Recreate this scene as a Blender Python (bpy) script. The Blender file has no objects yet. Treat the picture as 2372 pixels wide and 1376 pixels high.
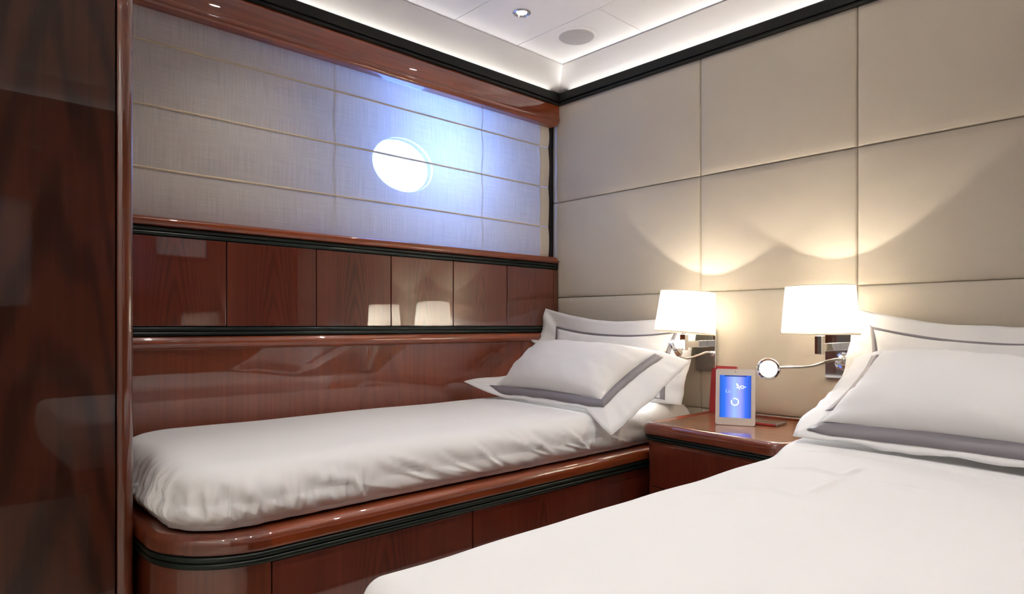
import bpy, bmesh, math, random
from mathutils import Vector, Matrix, noise
random.seed(7)
PI = math.pi
scene = bpy.context.scene
C = scene.collection

# ------------------------------------------------------------------ camera
CAM_YAW = 0.81827
cam_data = bpy.data.cameras.new('camera')
cam = bpy.data.objects.new('camera', cam_data)
C.objects.link(cam)
cam.location = (2.26, -2.44, 0.90)
cam.rotation_euler = (PI / 2, 0, CAM_YAW)
cam_data.sensor_fit = 'HORIZONTAL'
cam_data.sensor_width = 36.0
cam_data.lens = 36.0 * 1513.3 / 2372.0
cam_data.shift_y = (754.3 - 688.0) / 2372.0
cam_data.clip_start = 0.02
scene.camera = cam

# ------------------------------------------------------------------ daylight, exposure
world = bpy.data.worlds.new('daylight')
scene.world = world
world.use_nodes = True
bgn = world.node_tree.nodes['Background']
bgn.inputs[0].default_value = (0.16, 0.33, 1.0, 1)
bgn.inputs[1].default_value = 55.0
scene.view_settings.view_transform = 'Standard'
scene.view_settings.look = 'None'
scene.view_settings.gamma = 1.0
scene.view_settings.exposure = 0.30
scene.view_settings.use_curve_mapping = False
try:
    scene.cycles.max_bounces = 10
    scene.cycles.diffuse_bounces = 5
    scene.cycles.glossy_bounces = 4
    scene.cycles.transmission_bounces = 6
    scene.cycles.transparent_max_bounces = 12
    scene.cycles.sample_clamp_indirect = 40.0
    scene.cycles.caustics_reflective = False
    scene.cycles.caustics_refractive = False
    scene.cycles.use_denoising = True
except Exception:
    pass

DOWN_W = 10.3        # each ceiling downlight
COVE_W = 5.4         # LED strip in the ceiling tray, per side
SCONCE_W = 5.6       # bulb in each bedside shade
FILL_W = 19.0        # added unseen lamps, fill light bounced off the back wall
READ_W = 3.0         # reading spot
WARM = (1.0, 0.90, 0.75)
SOFT = (1.0, 0.98, 0.95)

def light(name, kind, loc, rot, power, color, **kw):
    d = bpy.data.lights.new(name, kind)
    d.energy = power
    d.color = color
    for k, v in kw.items():
        setattr(d, k, v)
    o = bpy.data.objects.new(name, d)
    o.location = loc
    o.rotation_euler = rot
    C.objects.link(o)
    return o

# room bounds
RX, RY0 = 3.0, -3.1
CEIL = 2.15
# LED strips in the trough behind the black crown, washing in across the tray
def strip(x, y, inward, length, k=1.0):
    d = Vector((inward[0], inward[1], 0.16)).normalized()
    q = d.to_track_quat('-Z', 'Y')
    # long side along the wall
    e = q.to_euler()
    o = light('cove_strip', 'AREA', (x, y, 2.069), e, COVE_W * k, SOFT, shape='RECTANGLE', size=length, size_y=0.02)
    o.data.spread = math.radians(105)
    return o
strip(-0.012, -1.55, (1, 0), 2.95)
strip(RX + 0.012, -1.55, (-1, 0), 2.95, 0.5)
strip(1.5, 0.012, (0, -1), 2.85)
strip(1.5, RY0 - 0.012, (0, 1), 2.85, 0.06)

# ------------------------------------------------------------------ materials
def new_mat(name):
    m = bpy.data.materials.new(name)
    m.use_nodes = True
    nt = m.node_tree
    b = nt.nodes['Principled BSDF']
    return m, nt, b

def node(nt, t, **kw):
    n = nt.nodes.new(t)
    for k, v in kw.items():
        setattr(n, k, v)
    return n

def plain(name, col, rough=0.5, metal=0.0, coat=0.0, coat_rough=0.03, spec=0.5, noise_amt=0.0, bump=0.0, bump_scale=300):
    m, nt, b = new_mat(name)
    b.inputs['Base Color'].default_value = (*col, 1)
    b.inputs['Roughness'].default_value = rough
    b.inputs['Metallic'].default_value = metal
    b.inputs['Coat Weight'].default_value = coat
    b.inputs['Coat Roughness'].default_value = coat_rough
    b.inputs['Specular IOR Level'].default_value = spec
    tc = node(nt, 'ShaderNodeTexCoord')
    nz = node(nt, 'ShaderNodeTexNoise')
    nz.inputs['Scale'].default_value = 6
    nz.inputs['Detail'].default_value = 4
    nt.links.new(tc.outputs['Object'], nz.inputs['Vector'])
    if noise_amt:
        mx = node(nt, 'ShaderNodeMix', data_type='RGBA')
        mx.inputs[6].default_value = (*[c * (1 - noise_amt) for c in col], 1)
        mx.inputs[7].default_value = (*[min(1, c * (1 + noise_amt)) for c in col], 1)
        nt.links.new(nz.outputs['Fac'], mx.inputs[0])
        nt.links.new(mx.outputs[2], b.inputs['Base Color'])
    if bump:
        n2 = node(nt, 'ShaderNodeTexNoise')
        n2.inputs['Scale'].default_value = bump_scale
        n2.inputs['Detail'].default_value = 3
        nt.links.new(tc.outputs['Object'], n2.inputs['Vector'])
        bp = node(nt, 'ShaderNodeBump')
        bp.inputs['Strength'].default_value = bump
        bp.inputs['Distance'].default_value = 0.002
        nt.links.new(n2.outputs['Fac'], bp.inputs['Height'])
        nt.links.new(bp.outputs['Normal'], b.inputs['Normal'])
    return m

def wood(name, dark, mid, grain='Z', across='Y', cathedral=1.0, a=5.0, b_=60.0, freq=5.0, coat_ior=1.75, contrast=1.0, fw=1.0):
    """lacquered cherry: parabolic figure along GRAIN plus fine streaks"""
    m, nt, b = new_mat(name)
    L = nt.links.new
    tc = node(nt, 'ShaderNodeTexCoord')
    oi = node(nt, 'ShaderNodeObjectInfo')
    sep = node(nt, 'ShaderNodeSeparateXYZ')
    L(tc.outputs['Object'], sep.inputs[0])
    rnd = node(nt, 'ShaderNodeMath', operation='MULTIPLY')
    L(oi.outputs['Random'], rnd.inputs[0]); rnd.inputs[1].default_value = 17.0
    # streaks
    mp = node(nt, 'ShaderNodeMapping')
    mp.inputs['Scale'].default_value = [2.2 if ax == grain else 85.0 for ax in 'XYZ']
    add = node(nt, 'ShaderNodeVectorMath', operation='ADD')
    L(tc.outputs['Object'], add.inputs[0]); L(rnd.outputs[0], add.inputs[1])
    L(add.outputs[0], mp.inputs['Vector'])
    st = node(nt, 'ShaderNodeTexNoise'); st.inputs['Scale'].default_value = 1.0; st.inputs['Detail'].default_value = 5
    L(mp.outputs[0], st.inputs['Vector'])
    # broad tone drift
    mp2 = node(nt, 'ShaderNodeMapping')
    mp2.inputs['Scale'].default_value = [0.9 if ax == grain else 9.0 for ax in 'XYZ']
    L(add.outputs[0], mp2.inputs['Vector'])
    br = node(nt, 'ShaderNodeTexNoise'); br.inputs['Scale'].default_value = 1.0; br.inputs['Detail'].default_value = 3
    L(mp2.outputs[0], br.inputs['Vector'])
    # cathedral figure
    g = sep.outputs['XYZ'.index(grain)]; u = sep.outputs['XYZ'.index(across)]
    u2 = node(nt, 'ShaderNodeMath', operation='POWER'); 
    au = node(nt, 'ShaderNodeMath', operation='ABSOLUTE'); L(u, au.inputs[0])
    L(au.outputs[0], u2.inputs[0]); u2.inputs[1].default_value = 1.6
    t1 = node(nt, 'ShaderNodeMath', operation='MULTIPLY'); L(u2.outputs[0], t1.inputs[0]); t1.inputs[1].default_value = b_
    t2 = node(nt, 'ShaderNodeMath', operation='MULTIPLY_ADD'); L(g, t2.inputs[0]); t2.inputs[1].default_value = a; L(t1.outputs[0], t2.inputs[2])
    mp3 = node(nt, 'ShaderNodeMapping')
    mp3.inputs['Scale'].default_value = [2.5 if ax == grain else 11.0 for ax in 'XYZ']
    L(add.outputs[0], mp3.inputs['Vector'])
    wn = node(nt, 'ShaderNodeTexNoise'); wn.inputs['Scale'].default_value = 1.0; wn.inputs['Detail'].default_value = 3
    L(mp3.outputs[0], wn.inputs['Vector'])
    t3 = node(nt, 'ShaderNodeMath', operation='MULTIPLY_ADD'); L(wn.outputs['Fac'], t3.inputs[0]); t3.inputs[1].default_value = 1.6; L(t2.outputs[0], t3.inputs[2])
    t4 = node(nt, 'ShaderNodeMath', operation='MULTIPLY'); L(t3.outputs[0], t4.inputs[0]); t4.inputs[1].default_value = freq
    sn = node(nt, 'ShaderNodeMath', operation='SINE'); L(t4.outputs[0], sn.inputs[0])
    mr = node(nt, 'ShaderNodeMapRange'); L(sn.outputs[0], mr.inputs[0])
    mr.inputs[1].default_value = -1.0; mr.inputs[2].default_value = 0.35; mr.inputs[3].default_value = 0.0; mr.inputs[4].default_value = 1.0
    # figure fades away from the plank's centre line
    fade = node(nt, 'ShaderNodeMapRange'); L(au.outputs[0], fade.inputs[0])
    fade.inputs[1].default_value = 0.06 * fw; fade.inputs[2].default_value = 0.22 * fw; fade.inputs[3].default_value = 0.42 * cathedral; fade.inputs[4].default_value = 0.08 * cathedral
    fig = node(nt, 'ShaderNodeMath', operation='SUBTRACT'); fig.inputs[0].default_value = 1.0; L(mr.outputs[0], fig.inputs[1])
    figs = node(nt, 'ShaderNodeMath', operation='MULTIPLY'); L(fig.outputs[0], figs.inputs[0]); L(fade.outputs[0], figs.inputs[1])
    f1 = node(nt, 'ShaderNodeMapRange'); L(st.outputs['Fac'], f1.inputs[0]); f1.inputs[1].default_value = 0.28; f1.inputs[2].default_value = 0.72; f1.inputs[3].default_value = 0.5 - 0.22 * contrast; f1.inputs[4].default_value = 0.5 + 0.3 * contrast
    f2 = node(nt, 'ShaderNodeMapRange'); L(br.outputs['Fac'], f2.inputs[0]); f2.inputs[1].default_value = 0.3; f2.inputs[2].default_value = 0.7; f2.inputs[3].default_value = -0.2 * contrast; f2.inputs[4].default_value = 0.28 * contrast
    s1 = node(nt, 'ShaderNodeMath', operation='ADD'); L(f1.outputs[0], s1.inputs[0]); L(f2.outputs[0], s1.inputs[1])
    s2 = node(nt, 'ShaderNodeMath', operation='SUBTRACT', use_clamp=True); L(s1.outputs[0], s2.inputs[0]); L(figs.outputs[0], s2.inputs[1])
    mx = node(nt, 'ShaderNodeMix', data_type='RGBA')
    mx.inputs[6].default_value = (*dark, 1); mx.inputs[7].default_value = (*mid, 1)
    L(s2.outputs[0], mx.inputs[0]); L(mx.outputs[2], b.inputs['Base Color'])
    b.inputs['Roughness'].default_value = 0.32
    b.inputs['Specular IOR Level'].default_value = 0.3
    b.inputs['Coat Weight'].default_value = 1.0
    b.inputs['Coat Roughness'].default_value = 0.012
    b.inputs['Coat IOR'].default_value = coat_ior
    return m

def linen_blind(name, thin=0.42, open_=1.0):
    m, nt, b = new_mat(name)
    L = nt.links.new
    nt.nodes.remove(b)
    out = nt.nodes['Material Output']
    tc = node(nt, 'ShaderNodeTexCoord')
    def streak(sy, sz):
        mp = node(nt, 'ShaderNodeMapping'); mp.inputs['Scale'].default_value = (1, sy, sz)
        L(tc.outputs['Object'], mp.inputs['Vector'])
        n = node(nt, 'ShaderNodeTexNoise'); n.inputs['Scale'].default_value = 1; n.inputs['Detail'].default_value = 3
        L(mp.outputs[0], n.inputs['Vector'])
        return n
    v = streak(420, 7); h = streak(8, 420)
    av = node(nt, 'ShaderNodeMath', operation='MULTIPLY_ADD'); L(v.outputs['Fac'], av.inputs[0]); av.inputs[1].default_value = 0.62
    ah = node(nt, 'ShaderNodeMath', operation='MULTIPLY'); L(h.outputs['Fac'], ah.inputs[0]); ah.inputs[1].default_value = 0.38
    L(ah.outputs[0], av.inputs[2])
    mr = node(nt, 'ShaderNodeMapRange'); L(av.outputs[0], mr.inputs[0])
    mr.inputs[1].default_value = 0.27; mr.inputs[2].default_value = 0.73
    mx = node(nt, 'ShaderNodeMix', data_type='RGBA')
    mx.inputs[6].default_value = (0.64, 0.555, 0.44, 1); mx.inputs[7].default_value = (0.88, 0.79, 0.65, 1)
    L(mr.outputs[0], mx.inputs[0])
    df = node(nt, 'ShaderNodeBsdfDiffuse'); L(mx.outputs[2], df.inputs['Color'])
    tl = node(nt, 'ShaderNodeBsdfTranslucent'); L(mx.outputs[2], tl.inputs['Color'])
    tp = node(nt, 'ShaderNodeBsdfTransparent'); tp.inputs['Color'].default_value = (0.9, 0.93, 1, 1)
    m1 = node(nt, 'ShaderNodeMixShader'); m1.inputs[0].default_value = thin
    L(df.outputs[0], m1.inputs[1]); L(tl.outputs[0], m1.inputs[2])
    m2 = node(nt, 'ShaderNodeMixShader')
    op = node(nt, 'ShaderNodeMapRange'); L(mr.outputs[0], op.inputs[0])
    op.inputs[3].default_value = 0.11 * open_; op.inputs[4].default_value = 0.05 * open_
    L(op.outputs[0], m2.inputs[0])
    L(m1.outputs[0], m2.inputs[1]); L(tp.outputs[0], m2.inputs[2])
    L(m2.outputs[0], out.inputs['Surface'])
    return m

def shade_mat(name, thin=0.32):
    m, nt, b = new_mat(name)
    L = nt.links.new
    nt.nodes.remove(b)
    out = nt.nodes['Material Output']
    tc = node(nt, 'ShaderNodeTexCoord')
    nz = node(nt, 'ShaderNodeTexNoise'); nz.inputs['Scale'].default_value = 160
    L(tc.outputs['Object'], nz.inputs['Vector'])
    mx = node(nt, 'ShaderNodeMix', data_type='RGBA'); L(nz.outputs['Fac'], mx.inputs[0])
    mx.inputs[6].default_value = (0.90, 0.88, 0.83, 1); mx.inputs[7].default_value = (0.95, 0.93, 0.89, 1)
    df = node(nt, 'ShaderNodeBsdfDiffuse'); L(mx.outputs[2], df.inputs['Color'])
    tl = node(nt, 'ShaderNodeBsdfTranslucent'); L(mx.outputs[2], tl.inputs['Color'])
    m1 = node(nt, 'ShaderNodeMixShader'); m1.inputs[0].default_value = thin
    L(df.outputs[0], m1.inputs[1]); L(tl.outputs[0], m1.inputs[2])
    L(m1.outputs[0], out.inputs['Surface'])
    return m

def emit(name, col, strength, tex=None):
    m, nt, b = new_mat(name)
    b.inputs['Base Color'].default_value = (*[c * 0.2 for c in col], 1)
    b.inputs['Emission Color'].default_value = (*col, 1)
    b.inputs['Emission Strength'].default_value = strength
    b.inputs['Roughness'].default_value = 0.3
    return m

def screen_mat(name):
    """backlit wallpaper: deep blue with a paler lilac column in the middle (X in -1..1 of generated coords)"""
    m, nt, b = new_mat(name)
    L = nt.links.new
    tc = node(nt, 'ShaderNodeTexCoord'); sep = node(nt, 'ShaderNodeSeparateXYZ')
    L(tc.outputs['UV'], sep.inputs[0])
    cr = node(nt, 'ShaderNodeValToRGB'); L(sep.outputs[0], cr.inputs[0])
    e = cr.color_ramp.elements
    e[0].position = 0.0; e[0].color = (0.006, 0.09, 0.50, 1)
    e[1].position = 1.0; e[1].color = (0.004, 0.06, 0.42, 1)
    for p, c in ((0.16, (0.01, 0.14, 0.80, 1)), (0.32, (0.22, 0.27, 0.92, 1)), (0.47, (0.30, 0.46, 0.98, 1)), (0.66, (0.30, 0.33, 0.98, 1)), (0.82, (0.03, 0.14, 0.85, 1))):
        x = e.new(p); x.color = c
    b.inputs['Base Color'].default_value = (0.01, 0.01, 0.015, 1)
    b.inputs['Roughness'].default_value = 0.08
    L(cr.outputs[0], b.inputs['Emission Color'])
    b.inputs['Emission Strength'].default_value = 1.0
    return m

def glass_mat(name):
    m, nt, b = new_mat(name)
    L = nt.links.new
    nt.nodes.remove(b)
    out = nt.nodes['Material Output']
    tp = node(nt, 'ShaderNodeBsdfTransparent'); tp.inputs['Color'].default_value = (0.94, 0.97, 1, 1)
    gl = node(nt, 'ShaderNodeBsdfGlossy'); gl.inputs['Roughness'].default_value = 0.0
    fr = node(nt, 'ShaderNodeFresnel'); fr.inputs['IOR'].default_value = 1.45
    m1 = node(nt, 'ShaderNodeMixShader'); L(fr.outputs[0], m1.inputs[0])
    L(tp.outputs[0], m1.inputs[1]); L(gl.outputs[0], m1.inputs[2])
    L(m1.outputs[0], out.inputs['Surface'])
    return m

DK = (0.055, 0.0075, 0.0040); MD = (0.175, 0.030, 0.0125)
M = {}
M['wood_door'] = wood('cherry_door', DK, MD, 'Z', 'Y', 0.7, 9.0, 300.0, 6.0, coat_ior=1.88, contrast=0.6, fw=0.5)
M['wood_front'] = wood('cherry_front', DK, MD, 'Z', 'X', 0.5, 9.0, 300.0, 6.0, contrast=0.6, fw=0.5)
M['wood_wardrobe'] = wood('cherry_wardrobe', (0.020, 0.0045, 0.0018), (0.070, 0.0170, 0.0060), 'Z', 'Y', 1.4, 3.0, 42.0, 6.5, coat_ior=1.42, contrast=0.8, fw=1.4)
M['wood_rail_y'] = wood('cherry_rail_long', (0.11, 0.017, 0.005), (0.32, 0.064, 0.014), 'Y', 'Z', 0.0)
M['wood_rail_x'] = wood('cherry_rail_cross', (0.08, 0.012, 0.005), (0.23, 0.042, 0.014), 'X', 'Z', 0.0)
M['wood_corner'] = wood('cherry_corner', (0.075, 0.014, 0.006), (0.19, 0.042, 0.016), 'Z', 'X', 0.25)
M['wood_wall'] = wood('cherry_wainscot', (0.115, 0.022, 0.008), (0.30, 0.068, 0.022), 'Z', 'Y', 0.35, contrast=0.6, coat_ior=1.7)
M['wood_post'] = wood('cherry_post', (0.06, 0.012, 0.005), (0.17, 0.038, 0.013), 'Z', 'X', 0.0)
M['wood_top'] = wood('cherry_tabletop', (0.24, 0.09, 0.04), (0.44, 0.18, 0.08), 'X', 'Y', 0.2)  # lamp reflection on the top put into a paler base colour
M['black'] = plain('black_lacquer', (0.009, 0.0095, 0.008), 0.5, spec=0.25, noise_amt=0.2)
M['green'] = plain('dark_green_inlay', (0.006, 0.013, 0.009), 0.30, spec=0.4, noise_amt=0.2)
M['gap'] = plain('dark_gap', (0.010, 0.006, 0.005), 0.8, noise_amt=0.2)
M['suede'] = plain('beige_upholstery', (0.545, 0.49, 0.405), 0.85, spec=0.2, noise_amt=0.035, bump=0.12, bump_scale=420)
M['seam_back'] = plain('seam_backing', (0.20, 0.155, 0.105), 0.9, noise_amt=0.05)
M['ceil'] = plain('ceiling_white', (0.90, 0.885, 0.86), 0.6, noise_amt=0.01)
M['band'] = plain('tray_white', (0.82, 0.805, 0.78), 0.6, noise_amt=0.01)
M['sheet'] = plain('white_cotton', (0.80, 0.795, 0.79), 0.9, spec=0.15, noise_amt=0.01, bump=0.08, bump_scale=700)
M['ribbon'] = plain('grey_satin', (0.225, 0.205, 0.225), 0.5, spec=0.4, noise_amt=0.06, bump=0.1, bump_scale=500)
M['blind'] = linen_blind('linen_weave')
M['dense_blind'] = linen_blind('dense_linen', 0.10, 0.0)
M['hem'] = plain('linen_hem', (0.66, 0.60, 0.52), 0.9, spec=0.1, noise_amt=0.05, bump=0.2, bump_scale=500)
M['seam'] = plain('tan_batten', (0.66, 0.56, 0.40), 0.85, spec=0.1, noise_amt=0.05)
M['niche'] = plain('window_recess', (0.62, 0.62, 0.62), 0.7, noise_amt=0.03)
M['chrome'] = plain('chrome', (0.82, 0.83, 0.84), 0.035, metal=1.0, noise_amt=0.01)
M['steel'] = plain('brushed_rim', (0.55, 0.55, 0.56), 0.25, metal=1.0, noise_amt=0.03)
M['shade'] = shade_mat('shade_fabric')
M['diffuser'] = shade_mat('frosted_diffuser', 0.40)
M['shade_rim'] = plain('shade_binding', (0.85, 0.78, 0.62), 0.8, noise_amt=0.03)
M['bulb'] = emit('bulb_glow', (1.0, 0.86, 0.66), 6.0)
M['led'] = emit('led_glow', (0.93, 0.97, 1.0), 3.2)
M['down_lens'] = emit('downlight_glow', (1.0, 0.97, 0.93), 14.0)
M['grille'] = plain('speaker_mesh', (0.50, 0.485, 0.47), 0.7, noise_amt=0.03, bump=0.3, bump_scale=900)
M['glass'] = glass_mat('porthole_glass')
M['red'] = plain('red_cover', (0.30, 0.016, 0.024), 0.5, noise_amt=0.06)
M['paper'] = plain('paper', (0.8, 0.76, 0.7), 0.9, noise_amt=0.03)
M['tablet'] = plain('tablet_white', (0.74, 0.70, 0.65), 0.25, coat=0.4, noise_amt=0.01)
M['screen'] = screen_mat('lit_screen')
M['ui_white'] = emit('screen_white', (0.80, 0.90, 1.0), 0.95)
M['ui_pale'] = emit('screen_pale', (0.36, 0.56, 1.0), 0.95)
M['ui_dark'] = emit('screen_dark', (0.01, 0.05, 0.25), 0.6)
M['ui_grey'] = emit('screen_grey', (0.30, 0.42, 0.78), 0.9)
M['dark'] = plain('dark_plastic', (0.02, 0.018, 0.018), 0.2, coat=0.5, noise_amt=0.1)
M['carpet'] = plain('beige_carpet', (0.58, 0.53, 0.46), 1.0, noise_amt=0.12, bump=0.8, bump_scale=250)
M['cream'] = plain('cream_wall', (0.80, 0.77, 0.72), 0.8, noise_amt=0.03)

# ------------------------------------------------------------------ builders
def wloc(o):
    v = Vector((0, 0, 0))
    while o is not None:
        v += o.location; o = o.parent
    return v

def mk(name, verts, faces, mat, parent=None, origin=None, smooth=True, angle=40, uvs=None):
    """verts in room coordinates -> mesh object whose origin is at the base centre (or ORIGIN)"""
    vs = [Vector(v) for v in verts]
    if origin is None:
        lo = [min(v[i] for v in vs) for i in range(3)]; hi = [max(v[i] for v in vs) for i in range(3)]
        origin = Vector(((lo[0] + hi[0]) / 2, (lo[1] + hi[1]) / 2, lo[2]))
    origin = Vector(origin)
    me = bpy.data.meshes.new(name)
    me.from_pydata([tuple(v - origin) for v in vs], [], faces)
    me.materials.append(mat)
    bm = bmesh.new(); bm.from_mesh(me)
    bmesh.ops.remove_doubles(bm, verts=bm.verts, dist=5e-6)
    bmesh.ops.recalc_face_normals(bm, faces=bm.faces)
    bm.to_mesh(me); bm.free()
    if smooth:
        me.shade_smooth(); me.set_sharp_from_angle(angle=math.radians(angle))
    o = bpy.data.objects.new(name, me)
    C.objects.link(o)
    if smooth and angle == 40:
        wn = o.modifiers.new('flat_faces', 'WEIGHTED_NORMAL'); wn.weight = 100; wn.keep_sharp = True
    if parent is not None:
        o.parent = parent
        o.location = origin - wloc(parent)
    else:
        o.location = origin
    return o

def thing(name, label, cat, loc, group=None):
    o = bpy.data.objects.new(name, None); C.objects.link(o)
    o.empty_display_size = 0.05
    o.location = loc; o['label'] = label; o['category'] = cat
    if group: o['group'] = group
    return o

def tag(o, label, cat, group=None):
    o['label'] = label; o['category'] = cat
    if group: o['group'] = group
    return o

def struct(o):
    o['kind'] = 'structure'
    return o

def bm_out(bm):
    bm.verts.index_update()
    vs = [v.co.copy() for v in bm.verts]; fs = [[v.index for v in f.verts] for f in bm.faces]
    bm.free()
    return vs, fs

def box(x0, x1, y0, y1, z0, z1, bev=0.0, seg=2):
    bm = bmesh.new()
    bmesh.ops.create_cube(bm, size=1)
    for v in bm.verts:
        v.co = Vector(((x0 + x1) / 2 + v.co.x * (x1 - x0), (y0 + y1) / 2 + v.co.y * (y1 - y0), (z0 + z1) / 2 + v.co.z * (z1 - z0)))
    if bev:
        bmesh.ops.bevel(bm, geom=bm.edges[:], offset=bev, segments=seg, profile=0.5, affect='EDGES')
    return bm_out(bm)

def join(*parts):
    vs, fs = [], []
    for v, f in parts:
        n = len(vs); vs += list(v); fs += [[i + n for i in q] for q in f]
    return vs, fs

def xform(vf, mat):
    return [mat @ Vector(v) for v in vf[0]], vf[1]

def fillet(pts, radii, n=10):
    """open polyline in plan with rounded corners"""
    out = []
    for i, p in enumerate(pts):
        p = Vector(p)
        r = radii[i]
        if i in (0, len(pts) - 1) or r <= 0:
            out.append(p); continue
        a = (Vector(pts[i - 1]) - p).normalized(); b = (Vector(pts[i + 1]) - p).normalized()
        ang = a.angle(b); d = r / math.tan(ang / 2)
        s = p + a * d; e = p + b * d
        bis = (a + b).normalized(); c = p + bis * (r / math.sin(ang / 2))
        va = s - c; vb = e - c; tot = va.angle(vb)
        for k in range(n + 1):
            t = k / n
            w = (va * math.sin((1 - t) * tot) + vb * math.sin(t * tot)) / math.sin(tot)
            out.append(c + w)
    return out

def sweep(path, prof, closed_prof=False, cap=False):
    """PATH of 2-D plan points walked so that outward is to the right; PROF of (offset outward, z)"""
    n = len(path); nrm = []
    for i in range(n):
        t = Vector((0, 0))
        if i > 0: t += (Vector(path[i]) - Vector(path[i - 1])).normalized()
        if i < n - 1: t += (Vector(path[i + 1]) - Vector(path[i])).normalized()
        t.normalize()
        nv = Vector((t.y, -t.x))
        if 0 < i < n - 1:
            t0 = (Vector(path[i]) - Vector(path[i - 1])).normalized()
            c = max(0.4, nv.dot(Vector((t0.y, -t0.x))))
            nv = nv / c
        nrm.append(nv)
    vs, fs = [], []
    m = len(prof)
    for p, nv in zip(path, nrm):
        for o, z in prof:
            vs.append((p[0] + nv.x * o, p[1] + nv.y * o, z))
    mm = m if closed_prof else m - 1
    for i in range(n - 1):
        for j in range(mm):
            a = i * m + j; b = i * m + (j + 1) % m
            fs.append([a, b, b + m, a + m])
    if cap:
        fs.append(list(range(m))[::-1]); fs.append([(n - 1) * m + j for j in range(m)])
    return vs, fs

def arc(cx, cz, r, a0, a1, n=6, rz=None):
    rz = r if rz is None else rz
    return [(cx + r * math.cos(math.radians(a0 + (a1 - a0) * k / n)), cz + rz * math.sin(math.radians(a0 + (a1 - a0) * k / n))) for k in range(n + 1)]

def tube(pts, r, n=10, cap=True):
    pts = [Vector(p) for p in pts]
    vs, fs = [], []
    up = Vector((0.13, 0.2, 0.97))
    for i, p in enumerate(pts):
        t = (pts[min(i + 1, len(pts) - 1)] - pts[max(i - 1, 0)]).normalized()
        a = t.cross(up).normalized(); b = t.cross(a)
        rr = r[i] if isinstance(r, (list, tuple)) else r
        for k in range(n):
            w = 2 * PI * k / n
            vs.append(p + (a * math.cos(w) + b * math.sin(w)) * rr)
    for i in range(len(pts) - 1):
        for k in range(n):
            a = i * n + k; b = i * n + (k + 1) % n
            fs.append([a, b, b + n, a + n])
    if cap:
        fs.append(list(range(n))[::-1]); fs.append([(len(pts) - 1) * n + k for k in range(n)])
    return vs, fs

def smooth_path(pts, sub=8):
    P = [Vector(p) for p in pts]; out = []
    for i in range(len(P) - 1):
        p0, p1, p2, p3 = P[max(i - 1, 0)], P[i], P[i + 1], P[min(i + 2, len(P) - 1)]
        for k in range(sub):
            t = k / sub
            out.append(0.5 * ((2 * p1) + (p2 - p0) * t + (2 * p0 - 5 * p1 + 4 * p2 - p3) * t * t + (3 * p1 - p0 - 3 * p2 + p3) * t ** 3))
    out.append(P[-1])
    return out

def lathe(prof, n=48, sx=1.0, sy=1.0, cap0=False, cap1=False):
    """profile (r, z) about the Z axis"""
    vs, fs = [], []
    for r, z in prof:
        for k in range(n):
            w = 2 * PI * k / n
            vs.append((r * sx * math.cos(w), r * sy * math.sin(w), z))
    for i in range(len(prof) - 1):
        for k in range(n):
            a = i * n + k; b = i * n + (k + 1) % n
            fs.append([a, b, b + n, a + n])
    if cap0: fs.append(list(range(n))[::-1])
    if cap1: fs.append([(len(prof) - 1) * n + k for k in range(n)])
    return vs, fs

def frame_to(pos, zdir, xhint=(0, 0, 1)):
    z = Vector(zdir).normalized(); x = Vector(xhint); x = (x - z * x.dot(z)).normalized(); y = z.cross(x)
    return Matrix(((x.x, y.x, z.x, pos[0]), (x.y, y.y, z.y, pos[1]), (x.z, y.z, z.z, pos[2]), (0, 0, 0, 1)))

def yz_board(y0, y1, z0, z1, x0, x1, r_lo=0.0, r_hi=0.0, bev=0.008, seg=4):
    """board in the wall plane, its end at y1 rounded (lower radius r_lo, upper r_hi), front edges eased"""
    out = [(y0, z0)]
    if r_lo: out += [(y1 - r_lo + r_lo * math.sin(t), z0 + r_lo - r_lo * math.cos(t)) for t in [PI / 2 * k / 8 for k in range(9)]]
    else: out.append((y1, z0))
    if r_hi: out += [(y1 - r_hi + r_hi * math.cos(t), z1 - r_hi + r_hi * math.sin(t)) for t in [PI / 2 * k / 8 for k in range(9)]]
    else: out.append((y1, z1))
    out.append((y0, z1))
    bm = bmesh.new()
    b = [bm.verts.new((x0, y, z)) for y, z in out]
    f = [bm.verts.new((x1, y, z)) for y, z in out]
    n = len(out)
    for i in range(n):
        bm.faces.new([b[i], b[(i + 1) % n], f[(i + 1) % n], f[i]])
    ff = bm.faces.new(f); bm.faces.new(b[::-1])
    if bev:
        bmesh.ops.bevel(bm, geom=list(ff.edges), offset=bev, segments=seg, profile=0.5, affect='EDGES')
    return bm_out(bm)

def ribs(y0, y1, z0, z1, x, depth=0.006, n=2):
    """strip of N half-round ridges running along y, front at x"""
    prof = [(0, z0)]
    h = (z1 - z0) / n
    for i in range(n):
        prof += arc(0.0, z0 + h * (i + 0.5), depth, -90, 90, 6, h * 0.46)
    prof.append((0, z1))
    return sweep([(x, y0), (x, y1)], prof)

# ------------------------------------------------------------------ room shell
floor = struct(mk('floor', *box(-0.4, RX, RY0, 0.05, -0.05, 0.0), M['carpet']))
wall_right = struct(mk('wall_right', *join(box(RX, RX + 0.05, RY0, -2.75, 0, 2.055), box(RX, RX + 0.05, -1.95, -1.08, 0, 2.055), box(RX, RX + 0.05, -0.72, 0.05, 0, 2.055), box(RX, RX + 0.05, -1.08, -0.72, 0, 1.42), box(RX, RX + 0.05, -1.08, -0.72, 1.62, 2.055),
                                           box(RX, RX + 0.05, -2.75, -1.95, 0, 1.0), box(RX, RX + 0.05, -2.75, -1.95, 1.55, 2.055)), M['wood_wall']))
wall_back = struct(mk('wall_back', *box(-0.4, RX, RY0 - 0.05, RY0, 0, 2.055), M['cream']))

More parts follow.
